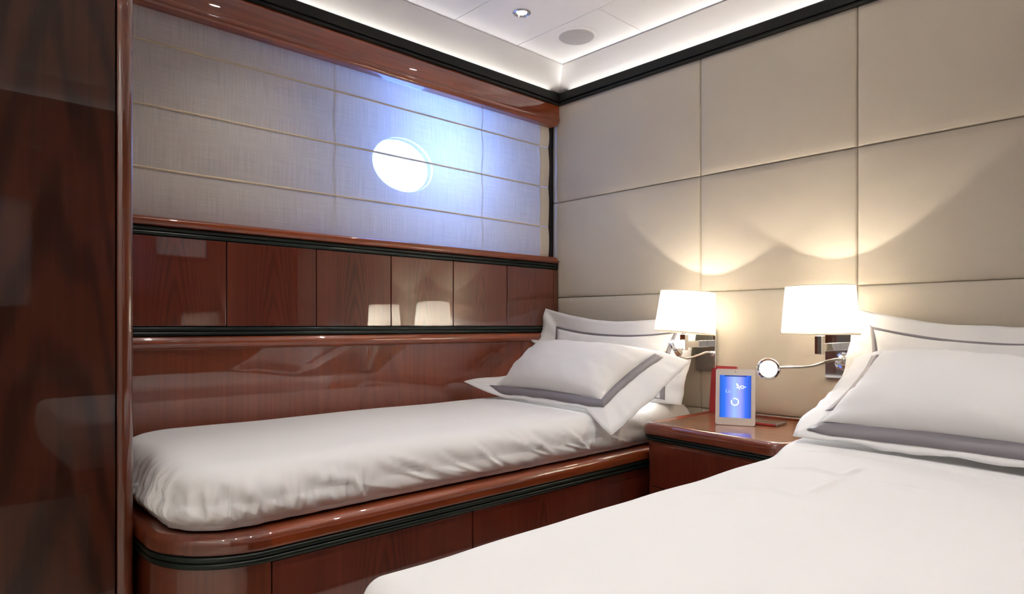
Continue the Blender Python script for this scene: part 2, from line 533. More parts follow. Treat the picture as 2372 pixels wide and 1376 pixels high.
# headboard wall: upholstered panels on a dark backing
wall_front = struct(mk('wall_front', *box(-0.4, RX, 0.012, 0.06, 0, 2.055), M['seam_back']))
xs = [-0.045, 0.803, 1.417, 2.031, 2.645, 2.997]
zs = [0.002, 0.556, 1.041, 1.525, 2.03]
def soft_panel(x0, x1, z0, z1):
    g = 0.0007; x0 += g; x1 -= g; z0 += g; z1 -= g
    nx, nz = 16, 12
    def edge(t, L):
        d = min(t, 1 - t) * L
        return min(1.0, d / 0.010)
    us = sorted(set([0, 0.003, 0.007, 0.014] + [i / nx for i in range(1, nx)] + [1 - 0.014, 1 - 0.007, 1 - 0.003, 1]))
    vs, fs = [], []
    for v in us:
        for u in us:
            e = math.sqrt(max(0, 1 - (1 - edge(u, x1 - x0)) ** 2)) * math.sqrt(max(0, 1 - (1 - edge(v, z1 - z0)) ** 2))
            y = 0.012 - 0.0095 * e - 0.0045 * (1 - (2 * u - 1) ** 4) * (1 - (2 * v - 1) ** 4) * e
            vs.append((x0 + (x1 - x0) * u, y, z0 + (z1 - z0) * v))
    n = len(us)
    for j in range(n - 1):
        for i in range(n - 1):
            a = j * n + i
            fs.append([a, a + 1, a + n + 1, a + n])
    return vs, fs
for i in range(5):
    for j in range(4):
        mk('panel', *soft_panel(xs[i], xs[i + 1], zs[j], zs[j + 1]), M['suede'], wall_front, angle=80)

# window wall: dark core with recess, hull liner with an oval porthole
HX = -0.38
wall_left = struct(mk('wall_left', *join(box(-0.50, -0.022, RY0, 0.05, 0.0, 1.20), box(-0.50, -0.045, RY0, 0.05, 1.93, 2.055),
                                         box(-0.50, -0.045, RY0, -2.02, 1.20, 1.93), box(-0.50, -0.045, -0.002, 0.05, 1.20, 1.93)), M['gap']))
mk('panel', *box(-0.022, -0.008, -2.05, -0.0005, 0.30, 0.835, 0.002), M['wood_wall'], wall_left)

def plate_with_oval(x, y0, y1, z0, z1, cy, cz, ry, rz, n=64):
    vs, fs = [], []
    def rect_pt(w):
        c, s = math.cos(w), math.sin(w)
        ty = (y1 - cy) / c if c > 1e-9 else ((y0 - cy) / c if c < -1e-9 else 1e9)
        tz = (z1 - cz) / s if s > 1e-9 else ((z0 - cz) / s if s < -1e-9 else 1e9)
        t = min(ty, tz)
        return (x, cy + c * t, cz + s * t)
    angs = sorted([2 * PI * k / n for k in range(n)] + [math.atan2(z - cz, y - cy) % (2 * PI) for y in (y0, y1) for z in (z0, z1)])
    for w in angs: vs.append(rect_pt(w))
    for w in angs: vs.append((x, cy + ry * math.cos(w), cz + rz * math.sin(w)))
    for w in angs: vs.append((x - 0.03, cy + ry * math.cos(w), cz + rz * math.sin(w)))
    m = len(angs)
    for i in range(m):
        j = (i + 1) % m
        fs.append([i, j, m + j, m + i]); fs.append([m + i, m + j, 2 * m + j, 2 * m + i])
    return vs, fs

PY, PZ, PRY, PRZ = -0.690, 1.665, 0.172, 0.128
win1 = struct(mk('window_1', *plate_with_oval(HX, -2.02, -0.002, 1.20, 1.93, PY, PZ, PRY, PRZ), M['niche']))
def ring_oval(x0, x1, cy, cz, ry, rz, w, n=56):
    vs, fs = [], []
    for (x, d) in ((x0, w), (x1, w * 0.8), (x1, 0.0), (x0, 0.0)):
        for k in range(n):
            t = 2 * PI * k / n
            vs.append((x, cy + (ry + d) * math.cos(t), cz + (rz + d) * math.sin(t)))
    for i in range(4):
        for k in range(n):
            a = i * n + k; b = i * n + (k + 1) % n; i2 = (i + 1) % 4
            fs.append([a, b, i2 * n + (k + 1) % n, i2 * n + k])
    return vs, fs
mk('porthole_ring', *ring_oval(HX, HX + 0.018, PY, PZ, PRY, PRZ, 0.03), M['steel'], win1)
gv = [(HX - 0.02, PY, PZ)] + [(HX - 0.02, PY + (PRY + 0.001) * math.cos(2 * PI * k / 56), PZ + (PRZ + 0.001) * math.sin(2 * PI * k / 56)) for k in range(56)]
mk('pane', gv, [[0, 1 + k, 1 + (k + 1) % 56] for k in range(56)], M['glass'], win1, smooth=False)
mk('recess_lining', *join(box(HX, -0.045, -2.0, -0.035, 1.205, 1.215), box(HX, -0.045, -2.0, -0.035, 1.925, 1.935),
                          box(HX, -0.045, -0.035, -0.030, 1.21, 1.93), box(HX, -0.045, -2.02, -2.01, 1.21, 1.93)), M['niche'], win1)
light('porthole_portal', 'AREA', (HX - 0.035, PY, PZ), (0, -PI / 2, 0), 1.0, (1, 1, 1), shape='ELLIPSE', size=2 * PRZ, size_y=2 * PRY).data.cycles.is_portal = True

# opposite window, its blind lit from outside like this one
win2 = struct(mk('window_2', *join(box(RX - 0.02, RX + 0.05, -2.80, -2.75, 0.95, 1.60, 0.006), box(RX - 0.02, RX + 0.05, -1.95, -1.90, 0.95, 1.60, 0.006),
                                   box(RX - 0.02, RX + 0.05, -2.75, -1.95, 1.55, 1.60, 0.006), box(RX - 0.02, RX + 0.05, -2.75, -1.95, 0.95, 1.0, 0.006)), M['wood_rail_y']))
mk('pane', *box(RX + 0.035, RX + 0.039, -2.75, -1.95, 1.0, 1.55), M['glass'], win2)
mk('lowered_blind', *box(RX + 0.012, RX + 0.016, -2.75, -1.95, 1.0, 1.55), M['dense_blind'], win2)
win3 = struct(mk('window_3', *join(box(RX - 0.012, RX + 0.05, -1.10, -1.08, 1.40, 1.64, 0.004), box(RX - 0.012, RX + 0.05, -0.72, -0.70, 1.40, 1.64, 0.004),
                                   box(RX - 0.012, RX + 0.05, -1.08, -0.72, 1.62, 1.64, 0.004), box(RX - 0.012, RX + 0.05, -1.08, -0.72, 1.40, 1.42, 0.004)), M['wood_rail_y']))
mk('pane', *box(RX + 0.035, RX + 0.039, -1.08, -0.72, 1.42, 1.62), M['glass'], win3)
mk('lowered_blind', *box(RX + 0.012, RX + 0.016, -1.08, -0.72, 1.42, 1.62), M['dense_blind'], win3)

# ceiling panels, tray band, black crown
ceiling = struct(mk('ceiling', *join(box(-0.5, RX + 0.05, RY0 - 0.05, 0.06, CEIL + 0.012, CEIL + 0.06), box(-0.4, RX + 0.05, 0.05, 0.09, 2.03, CEIL + 0.06), box(-0.4, RX + 0.05, RY0 - 0.09, RY0 - 0.05, 2.03, CEIL + 0.06), box(-0.54, -0.5, RY0, 0.06, 2.03, CEIL + 0.06), box(RX + 0.05, RX + 0.09, RY0, 0.06, 2.03, CEIL + 0.06)), M['gap']))
TI = 0.145
def cpanel(x0, x1, y0, y1):
    g = 0.0012
    return box(x0 + g, x1 - g, y0 + g, y1 - g, CEIL, CEIL + 0.011, 0.0012, 1)
cx0, cx1 = TI, RX - TI
for x0, x1, y0, y1 in ((cx0, 0.612, -0.43, -TI + 0.015), (0.612, 1.60, -0.43, -TI + 0.015), (1.60, cx1, -0.43, -TI + 0.015),
                       (cx0, 1.05, -0.785, -0.43), (1.05, 1.95, -0.785, -0.43), (1.95, cx1, -0.785, -0.43),
                       (cx0, 1.05, -1.60, -0.785), (1.05, 1.95, -1.60, -0.785), (1.95, cx1, -1.60, -0.785),
                       (cx0, 1.05, RY0 + TI, -1.60), (1.05, 1.95, RY0 + TI, -1.60), (1.95, cx1, RY0 + TI, -1.60)):
    mk('ceiling_panel', *cpanel(x0, x1, y0, y1), M['ceil'], ceiling, smooth=False)
def tray_side(a0, a1, b1, b0):
    """sloped band from crown line a0-a1 up to panel line b0-b1, slightly cove-curved, with a small lip"""
    vs, fs = [], []
    n = 8
    a0, a1, b0, b1 = map(Vector, (a0, a1, b0, b1))
    for k in range(n + 1):
        t = k / n
        h = t ** 0.85
        for a, b in ((a0, b0), (a1, b1)):
            p = a.lerp(b, t); vs.append((p.x, p.y, a.z + (b.z - a.z) * h))
    for k in range(n):
        fs.append([2 * k, 2 * k + 1, 2 * k + 3, 2 * k + 2])
    k = len(vs)
    vs += [(b0.x, b0.y, b0.z + 0.012), (b1.x, b1.y, b1.z + 0.012)]
    fs.append([2 * n, 2 * n + 1, k + 1, k])
    return vs, fs
ZL = 2.058; yb = -TI + 0.018
tb = 0.004
q = [(-0.028, 0.028, ZL), (RX + 0.028, 0.028, ZL), (RX + 0.028, RY0 - 0.028, ZL), (-0.028, RY0 - 0.028, ZL)]
p_ = [(TI, yb, CEIL - tb), (RX - TI, yb, CEIL - tb), (RX - TI, RY0 + TI, CEIL - tb), (TI, RY0 + TI, CEIL - tb)]
for n_ in range(4):
    struct(mk('trim_%d' % (n_ + 1), *tray_side(q[n_], q[(n_ + 1) % 4], p_[(n_ + 1) % 4], p_[n_]), M['band']))
# crown profile: flat black fascia with a finer bead along its lower edge
crown = [(-0.03, 2.0135), (0.010, 2.0135), (0.013, 2.016), (0.013, 2.024), (0.010, 2.0265), (0.006, 2.0275), (0.006, 2.030), (0.014, 2.031), (0.016, 2.034), (0.016, 2.068), (0.012, 2.072), (0.008, 2.072), (0.006, 2.056), (-0.034, 2.056)]
struct(mk('trim_5', *sweep([(0.0, RY0), (0.0, 0.0)], crown), M['black']))
struct(mk('trim_6', *sweep([(0.0, 0.0), (RX, 0.0)], crown), M['black']))
struct(mk('trim_7', *sweep([(RX, 0.0), (RX, RY0)], crown), M['black']))
# window header: fascia and its rounded lower lip
hp_ = [(-0.045, 1.905), (-0.008, 1.905)] + arc(-0.006, 1.921, 0.015, -85, 0, 8, 0.016) + [(0.009, 1.929), (0.0075, 1.933), (0.0055, 1.9345), (0.006, 1.937)] + [(0.006 - 0.004 * ((z - 1.955) / 0.058) ** 2, z) for z in (1.945, 1.955, 1.965, 1.975, 1.985, 1.995, 2.005, 2.0135)] + [(-0.045, 2.0135)]
def header_mesh():
    ys = [-2.03 + (1.985) * k / 30 for k in range(31)] + [-0.045 + 0.030 * 0] 
    ys = ys[:31] + [-0.030 + 0.029 * math.sin(PI / 2 * k / 9) for k in range(10)]
    vs, fs = [], []
    m = len(hp_)
    for y in ys:
        c = max(0.0, (y + 0.030) / 0.030)
        lift = 0.030 * (1 - math.sqrt(max(0.0, 1 - c * c)))
        k = (2.0135 - 1.905 - lift) / (2.0135 - 1.905)
        for x, z in hp_: vs.append((x - 0.2 * lift * 0, y, 2.0135 - (2.0135 - z) * k))
    n = len(ys)
    for a in range(n - 1):
        for b in range(m - 1):
            q_ = a * m + b
            fs.append([q_, q_ + 1, q_ + m + 1, q_ + m])
    fs.append([(n - 1) * m + b for b in range(m)])
    return vs, fs
struct(mk('trim_8', *header_mesh(), M['wood_rail_y'], angle=60))
struct(mk('trim_9', *box(-0.20, -0.046, -0.0295, -0.003, 1.21, 1.915, 0.003), M['gap']))

# ------------------------------------------------------------------ roman blind
BX = -0.040
blind = thing('roman_blind', 'wide taupe linen roman blind over the glowing blue window beside the left bed', 'blind', (BX, -1.0, 1.245))
seams = [1.243, 1.400, 1.600, 1.803, 1.925]
YA, YB, YH = -2.0, -0.100, -0.034
def fold(y0, y1, z0, z1, xoff=0.0, ny=40, nz=14):
    vs, fs = [], []
    for j in range(nz + 1):
        v = j / nz
        for i in range(ny + 1):
            y = y0 + (y1 - y0) * i / ny
            x = BX + xoff + 0.006 * math.sin(PI * v) + 0.004 * noise.noise(Vector((y * 1.7, z0 * 3, v * 1.3))) * math.sin(PI * v)
            vs.append((x, y, z0 + (z1 - z0) * v))
    for j in range(nz):
        for i in range(ny):
            a = j * (ny + 1) + i
            fs.append([a, a + 1, a + ny + 2, a + ny + 1])
    return vs, fs
for k in range(4):
    mk('fabric_fold', *fold(YA, YB, seams[k] + 0.001, seams[k + 1] - 0.001), M['blind'], blind, origin=(BX, -1.0, 1.245))
    o = mk('side_hem', *fold(YB, YH, seams[k] + 0.0015, seams[k + 1] - 0.0015, 0.0008, 4), M['hem'], blind)
    if k == 0: o['label'] = 'paler doubled hem'
for k in range(1, 4):
    mk('batten_seam', *tube([(BX + 0.0015, YA + (YB - YA) * i / 24, seams[k] + 0.0012 * noise.noise(Vector((i * .4, k, 0)))) for i in range(25)], 0.0036, 8), M['seam'], blind)
for yv in (-1.212, -0.482):
    mk('fabric_join', *box(BX - 0.006, BX - 0.003, yv - 0.0016, yv + 0.0016, 1.247, 1.92), M['blind'], blind)

# ------------------------------------------------------------------ side locker row under the window, sill and ledge
locker = thing('wall_cabinet', 'row of six glossy reddish cherry locker doors under the window', 'cabinet', (0.0, -1.0, 0.865))
mk('carcass', *box(-0.0215, -0.016, -2.03, -0.004, 0.868, 1.21), M['gap'], locker)
dy = [-1.962, -1.639, -1.316, -0.993, -0.675, -0.355, -0.036]
for k in range(6):
    y0, y1 = dy[k], dy[k + 1]
    mk('door', *box(-0.0155, 0.0, y0 + 0.0019, y1 - 0.0019, 0.8985, 1.1815, 0.0014, 2), M['wood_door'], locker)
mk('stile', *box(-0.0155, 0.0, dy[6] + 0.0012, -0.004, 0.8985, 1.1815, 0.0014), M['wood_post'], locker)
mk('stile', *box(-0.0155, 0.0, -2.03, dy[0] - 0.0012, 0.8985, 1.1815, 0.0014), M['wood_post'], locker)
mk('inlay_strip', *ribs(-2.03, -0.0045, 0.8655, 0.8960, -0.004, 0.006, 2), M['green'], locker)
mk('inlay_strip', *ribs(-2.03, -0.0045, 1.1835, 1.2125, -0.004, 0.006, 2), M['green'], locker)
sill = tag(mk('window_sill', *yz_board(-2.03, -0.0045, 1.2135, 1.243, -0.045, 0.012, r_hi=0.022, bev=0.013, seg=5), M['wood_rail_y']),
           'rounded orange cherry sill running along the bottom of the blind', 'sill')
ledge_p = [(-0.01, 0.8645), (0.012, 0.8645)] + arc(0.010, 0.8435, 0.021, 90, -90, 10) + [(-0.004, 0.8215), (-0.012, 0.8215)]
tag(mk('ledge_rail', *sweep([(-0.004, -2.03), (-0.004, -0.006)], ledge_p, cap=True), M['wood_rail_y']),
    'rounded cherry ledge rail under the locker doors, above the left bed', 'rail')

# ------------------------------------------------------------------ wardrobe on the left
WX = 0.580; WY = -2.050
ward = thing('wardrobe', 'tall dark cherry wardrobe at the left with a rounded corner post', 'wardrobe', (0.3, -2.55, 0.0))
mk('carcass', *box(-0.02, WX - 0.022, RY0 + 0.01, -2.09, 0.0, 2.0125), M['gap'], ward)
mk('door', *box(WX - 0.020, WX, -2.690, -2.0875, 0.02, 2.0125, 0.0015), M['wood_wardrobe'], ward, origin=(WX, -2.205, 0.55))
mk('door', *box(WX - 0.020, WX, RY0 + 0.01, -2.6935, 0.02, 2.0125, 0.0015), M['wood_wardrobe'], ward, origin=(WX, -2.90, 0.55))
post_plan = [(WX - 0.02, -2.0845), (WX + 0.002, -2.0845)] + [(WX - 0.013 + 0.020 * math.cos(t), -2.0695 + 0.0195 * math.sin(t)) for t in [-PI / 4.2 + (PI / 2 + PI / 4.2) * k / 12 for k in range(13)]] + [(0.02, WY)]
pv = [(x, y, 0.0) for x, y in post_plan] + [(0.02, -2.0845, 0.0)]
n_ = len(pv)
pv = pv + [(x, y, 2.0125) for x, y, z in pv]
mk('corner_post', pv, [[i, (i + 1) % n_, n_ + (i + 1) % n_, n_ + i] for i in range(n_)] + [list(range(n_))[::-1], list(range(n_, 2 * n_))], M['wood_post'], ward, angle=50)

# ------------------------------------------------------------------ left bed: platform
BW = 0.840; BF = -2.043
plat = thing('bed_platform', 'cherry bed platform with drawers and dark green inlay under the narrow left bed', 'bed frame', (0.42, -1.0, 0.0))
def bed_path(off, split):
    a = fillet([(0.03, BF), (BW, BF), (BW, -0.012)], [0, 0.205, 0], 16)
    return a
full = bed_path(0, 0)
corner = [p for p in full if p[1] <= -1.836]
corner_path = [Vector(p) for p in corner]
straight_path = [corner_path[-1], Vector((BW, -0.012))]
rail_prof = [(-0.11, 0.4265), (-0.11, 0.440), (-0.030, 0.446)] + arc(-0.022, 0.424, 0.022, 90, 0, 7) + [(0.0, 0.414)] + arc(-0.008, 0.412, 0.008, 0, -90, 4) + [(-0.03, 0.404)]
mk('rail_corner', *sweep(corner_path, rail_prof, cap=True), M['wood_corner'], plat)
mk('side_rail', *sweep(straight_path, rail_prof, cap=True), M['wood_rail_y'], plat)
inl = [(-0.03, 0.404), (-0.006, 0.404)]
for zc in (0.3970, 0.3830):
    inl += arc(-0.006, zc, 0.006, 85, -85, 7, 0.0066)
inl += [(-0.006, 0.3755), (-0.03, 0.3755)]
mk('inlay_strip', *sweep(corner_path + [Vector((BW, -0.012))], inl), M['green'], plat)
mk('corner_panel', *sweep([p for p in corner_path], [(-0.03, 0.376), (-0.008, 0.3755), (-0.008, 0.07), (-0.03, 0.07)], cap=True), M['wood_corner'], plat)
mk('plinth', *sweep(corner_path + [Vector((BW, -0.012))], [(-0.031, 0.40), (-0.031, 0.0)]), M['gap'], plat)
mk('slat_base', *box(0.0, BW - 0.08, -2.0, -0.012, 0.405, 0.4255), M['gap'], plat)
for y0, y1, dx in ((-1.836, -1.254, 0.0), (-1.254, -0.676, 0.0), (-0.676, -0.012, -0.006)):
    mk('drawer_front', *box(BW - 0.029, BW - 0.009 + dx, y0 + 0.002, y1 - 0.002, 0.09, 0.3725, 0.002), M['wood_door'], plat)

# ------------------------------------------------------------------ bedding
def rr_outline(x0, x1, y0, y1, radii, d, ns, nc):
    """rounded rectangle inset by D, fixed parameterisation; returns [(x,y,nx,ny)] anticlockwise"""
    X0, X1, Y0, Y1 = x0 + d, x1 - d, y0 + d, y1 - d
    R = [max(r - d, 0.0005) for r in radii]          # order: (x1,y0) (x1,y1) (x0,y1) (x0,y0)
    cs = [(X1 - R[0], Y0 + R[0]), (X1 - R[1], Y1 - R[1]), (X0 + R[2], Y1 - R[2]), (X0 + R[3], Y0 + R[3])]
    out = []
    for q_ in range(4):
        a0 = -PI / 2 + q_ * PI / 2
        for k in range(nc):
            w = a0 + PI / 2 * k / nc
            out.append((cs[q_][0] + R[q_] * math.cos(w), cs[q_][1] + R[q_] * math.sin(w), math.cos(w), math.sin(w)))
        nq = (q_ + 1) % 4
        w = a0 + PI / 2
        s = (cs[q_][0] + R[q_] * math.cos(w), cs[q_][1] + R[q_] * math.sin(w))
        e = (cs[nq][0] + R[nq] * math.cos(w), cs[nq][1] + R[nq] * math.sin(w))
        N = ns[q_]
        for k in range(N):
            t = k / N
            out.append((s[0] + (e[0] - s[0]) * t, s[1] + (e[1] - s[1]) * t, math.cos(w), math.sin(w)))
    return out

def fbm(v, o=4):
    return noise.fractal(v, 1.0, 2.0, o)

def ridge(x):
    return (1 - abs(x)) ** 3

def mattress(x0, x1, y0, y1, z0, z1, radii, er, ns, nc, disp, under=0.03, m=16):
    hw = min(x1 - x0, y1 - y0) / 2
    prof = [(under, z0, 1), (under * 0.35, z0 + 0.004, 1)]
    nside = 18
    for k in range(nside + 1):
        t = k / nside
        prof.append((0.002 - 0.008 * math.sin(PI * t) + under * 0.3 * (1 - t) ** 3, z0 + 0.012 + (z1 - er - z0 - 0.012) * t, 1))
    for k in range(1, 11):
        w = PI / 2 * k / 10
        prof.append((0.002 + er * (1 - math.cos(w)) * 1.15, z1 - er + er * math.sin(w), 1))
    d = prof[-1][0]
    for k in range(1, m + 1):
        prof.append((d + (hw - 0.0015 - d) * k / m, z1, 0))
    vs, fs = [], []
    n = None
    for r_i, (d, z, s) in enumerate(prof):
        pts = rr_outline(x0, x1, y0, y1, radii, d, ns, nc)
        n = len(pts)
        for (x, y, nx, ny) in pts:
            if r_i == len(prof) - 1: x = (x0 + x1) / 2      # last ring closes on the centre line
            vs.append(disp(Vector((x, y, z)), Vector((nx, ny, 0)), (z - z0) / (z1 - z0), d))
    for r_i in range(len(prof) - 1):
        for k in range(n):
            a = r_i * n + k; b = r_i * n + (k + 1) % n
            fs.append([a, b, b + n, a + n])
    fs.append(list(range(n))[::-1])
    return vs, fs

rc = random.Random(21)
FOLDS1 = []
for y0 in (-1.52, -1.36, -1.22, -1.10, -0.99, -0.90, -0.80, -0.73):          # long slanting drags
    FOLDS1.append((y0 + rc.uniform(-.02, .02), rc.uniform(.10, .20), rc.uniform(.62, .92), rc.uniform(.10, .30), rc.uniform(.007, .011), rc.uniform(.011, .017)))
for k in range(16):                                                          # upright pleats near the foot corner
    FOLDS1.append((-1.98 + k * 0.026 + rc.uniform(-.008, .008), rc.uniform(-.02, .035), rc.uniform(.60, .86), rc.uniform(.02, .15), rc.uniform(.004, .007), rc.uniform(.005, .009)))
for k in range(9):                                                           # small puckers at the head end
    FOLDS1.append((-0.70 + k * 0.022 + rc.uniform(-.006, .006), rc.uniform(-.03, .03), rc.uniform(.45, .8), rc.uniform(.05, .2), rc.uniform(.003, .006), rc.uniform(.005, .008)))
def folds1(y, h):
    a = 0.0
    for y0, drift, h1, h0, amp, w in FOLDS1:
        if h < h0 or h > h1: continue
        t = (h1 - h) / (h1 - h0)
        dd = y - (y0 + drift * t ** 1.4)
        if abs(dd) > 5 * w: continue
        env = math.sin(PI * t) ** 0.7
        a += amp * env * (math.exp(-(dd / w) ** 2) - 0.5 * math.exp(-((dd - 1.9 * w) / (1.3 * w)) ** 2))
    return a
def disp1(p, nrm, h, d):
    side = max(0.0, min(1.0, (0.055 - d) / 0.05))
    foot = math.exp(-((p.y + 1.90) / 0.24) ** 2) * max(0, min(1, (p.x - 0.1) / 0.4))
    s = p.y * 1.0 + p.x * 0.9
    tan = Vector((-nrm.y, nrm.x, 0))
    u = p.dot(tan)
    a = 0.0
    hm = math.sin(PI * min(1, max(0, h * 0.93)))
    def fold_(f, k, z, pw=4):
        return (1 - abs(noise.noise(Vector((s * f + h * k, (h - s) * 0.55, z))))) ** pw - 0.45
    mask = 0.35 + 0.65 * max(0.0, min(1.0, 0.5 + 1.2 * noise.noise(Vector((s * 2.1, 4.4, h)))))
    # long soft diagonal drags
    a += 0.013 * side * hm * noise.noise(Vector((s * 3.2 + h * 0.9, h * 0.8, 3.1)))
    a += 0.017 * (1 - 0.5 * foot) * side * hm * mask * fold_(3.4, 1.5, 9.2, 5)
    a += 0.011 * (1 - 0.5 * foot) * side * hm * mask * fold_(7.5, 2.6, 2.7, 4)
    # gathered pleats towards the foot corner and where the sheet is tucked
    w = s if nrm.y > -0.3 else p.x * 1.2 - p.y
    a += 0.019 * side * hm * foot * ((1 - abs(noise.noise(Vector((w * 22 + h * 1.2, h * 0.4, 5.0))))) ** 4 - 0.45)
    a += 0.008 * side * hm * foot * noise.noise(Vector((w * 55 + h, h * 0.5, 1.4)))
    head_ = math.exp(-((p.y + 0.62) / 0.12) ** 2)
    a += 0.012 * side * hm * head_ * noise.noise(Vector((s * 22 - h * 2, h, 6.6)))
    a += 0.007 * side * math.exp(-((h - 0.12) / 0.20) ** 2) * noise.noise(Vector((s * 24, h * 2, 1.0)))
    if nrm.x > 0.1: a += min(1.0, nrm.x * 1.6) * side * folds1(p.y, h)
    q_ = p + nrm * a
    top = 1 - side
    q_.z += top * (0.003 * noise.noise(Vector((p.x * 4, p.y * 2.4, 0.3))) + 0.0012 * noise.noise(Vector((p.x * 16 + p.y * 3, p.y * 5, 2)))) \
        + 0.003 * side * h * noise.noise(Vector((s * 7, 1, 4)))
    q_.z += 0.006 * math.cos((p.x - 0.4) * 3.2) * max(0, top) * 0.6
    return q_
M1 = mattress(0.008, 0.800, -2.016, -0.012, 0.4475, 0.582, [0.145, 0.05, 0.04, 0.20], 0.074, [360, 60, 360, 160], 90, disp1)
bed1 = tag(mk('mattress', *M1, M['sheet'], angle=180), 'narrow mattress tucked in a creased white sheet, on the left platform under the window', 'mattress')

# pillow: inner quad = seam of the filled cushion, outer quad = tips of the flat flange.  order BL, BR, TR, TL
def lerp(a, b, t): return a + (b - a) * t
def quad_pt(Q, s, t):
    return lerp(lerp(Q[0], Q[1], s), lerp(Q[3], Q[2], s), t)
def pillow(name, label, inner, outer, bulge, seed, facing, sag_top=0.0, ribbons=('b', 'r', 't', 'l'), wave=0.008, back=0.35, group=None, dent=0.0, rib=(0.003, 0.030), hem=None, sag_out=None, span={}):
    sag_out = sag_top if sag_out is None else sag_out
    rb = rib if isinstance(rib, dict) else {c: rib for c in 'brtl'}
    I = [Vector(v) for v in inner]; O = [Vector(v) for v in outer]
    base = (I[0] + I[1]) / 2
    root = thing(name, label, 'pillow', base, group)
    F = Vector(facing).normalized()
    N = ((I[1] - I[0]).cross(I[3] - I[0])).normalized()
    if N.dot(F) < 0: N = -N
    ns, nt_ = 56, 36
    def seam_in(s, t):
        p = quad_pt(I, s, t)
        c = quad_pt(I, 0.5, 0.5)
        # seams pull in a little mid-side, corners stay out
        ed = max(abs(2 * s - 1), abs(2 * t - 1))
        k = 0.035 * ((1 - (2 * t - 1) ** 2) * (2 * s - 1) ** 6)
        k2 = 0.05 * ((1 - (2 * s - 1) ** 2) * (2 * t - 1) ** 6)
        p = p + (I[0] - I[1]) * k * (1 if s > 0.5 else -1) + (I[0] - I[3]) * k2 * (1 if t > 0.5 else -1)
        p.z -= sag_top * (1 - (2 * s - 1) ** 2) * max(0, t) ** 3
        return p
    def body(sign, B):
        vs = []
        for j in range(nt_ + 1):
            t = j / nt_; t = 0.5 - 0.5 * math.cos(PI * t) if True else t
            for i in range(ns + 1):
                s = i / ns; s = 0.5 - 0.5 * math.cos(PI * s)
                p = seam_in(s, t)
                a = 1 - abs(2 * s - 1) ** 2.6; b = 1 - abs(2 * t - 1) ** 2.4
                h = (max(a, 0) ** 0.55) * (max(b, 0) ** 0.55)
                wr = 0.0
                m_ = min(1, 4 * a) * min(1, 4 * b)
                wr += 0.007 * m_ * noise.noise(Vector((s * 3 + seed, t * 2.5, seed * 1.7)))
                wr += 0.006 * m_ * (ridge(noise.noise(Vector((s * 5 + t * 4 + seed, (t - s) * 2, seed)))) - 0.4)
                # gathers running in from the seams
                e1 = math.exp(-min(s, 1 - s) / 0.12) * min(1, 6 * a); e2 = math.exp(-min(t, 1 - t) / 0.14) * min(1, 6 * b)
                wr += 0.011 * e1 * noise.noise(Vector((t * 13, seed, 2.2 + s))) + 0.004 * e2 * noise.noise(Vector((s * 17, seed + 5, t)))
                dn = dent * math.exp(-((s - 0.5) / 0.3) ** 2 - ((t - 0.95) / 0.3) ** 2)
                vs.append(p + N * sign * (B * h * (1 - dn) + wr))
        fs = []
        for j in range(nt_):
            for i in range(ns):
                a = j * (ns + 1) + i
                fs.append([a, a + 1, a + ns + 2, a + ns + 1])
        return vs, fs
    mk('cushion', *join(body(1, bulge), body(-1, bulge * back)), M['sheet'], root, angle=180)
    # flange: four strips + corners as one ring around the seam
    def ring_pt(side, u, w):
        """side 0 bottom 1 right 2 top 3 left; u along 0..1 (anticlockwise), w 0 seam..1 hem"""
        st = [(u, 0), (1, u), (1 - u, 1), (0, 1 - u)][side]
        a = seam_in(*st); b = quad_pt(O, *st)
        b.z -= sag_out * (1 - (2 * st[0] - 1) ** 2) * max(0, st[1]) ** 3
        if hem: b = hem(side, u, a, b)
        p = lerp(a, b, w)
        arc_ = side * 1.0 + u
        amp = wave * w * min(1, 8 * min(u, 1 - u) + 0.25)
        p = p + N * amp * (1.3 * noise.noise(Vector((arc_ * 5.5, seed * 3.1, w * 0.4))) + 0.7 * noise.noise(Vector((arc_ * 13, seed, w))))
        return p
    K, Wn = 40, 5
    vs, fs = [], []
    for side in range(4):
        for i in range(K):
            for w in range(Wn + 1):
                vs.append(ring_pt(side, i / K, w / Wn))
    tot = 4 * K
    for i in range(tot):
        for w in range(Wn):
            a = i * (Wn + 1) + w; b = ((i + 1) % tot) * (Wn + 1) + w
            fs.append([a, b, b + 1, a + 1])
    fl = mk('flange', vs, fs, M['sheet'], root, angle=180)
    sd = fl.modifiers.new('cloth', 'SOLIDIFY'); sd.thickness = 0.0025; sd.offset = 0
    for c in ribbons:
        side = 'brtl'.index(c)
        vs, fs = [], []
        R_ = 44
        u0, u1 = span.get(c, (0.0, 1.0))
        for i in range(R_ + 1):
            u = u0 + (u1 - u0) * i / R_
            ln = max(1e-4, (ring_pt(side, u, 1.0) - ring_pt(side, u, 0.0)).length)
            w0 = min(0.9, rb[c][0] / ln); w1 = min(0.96, rb[c][1] / ln)
            for k, w in enumerate((w0, (w0 + w1) / 2, w1)):
                p = ring_pt(side, u, w)
                vs.append(p + N * 0.0035)
        for i in range(R_):
            for k in range(2):
                a = i * 3 + k
                fs.append([a, a + 3, a + 4, a + 1])
        o = mk('ribbon_trim', vs, fs, M['ribbon'], root, angle=180)
        o['label'] = 'grey satin ribbon border'
        sd = o.modifiers.new('cloth', 'SOLIDIFY'); sd.thickness = 0.0015; sd.offset = 0
    return root

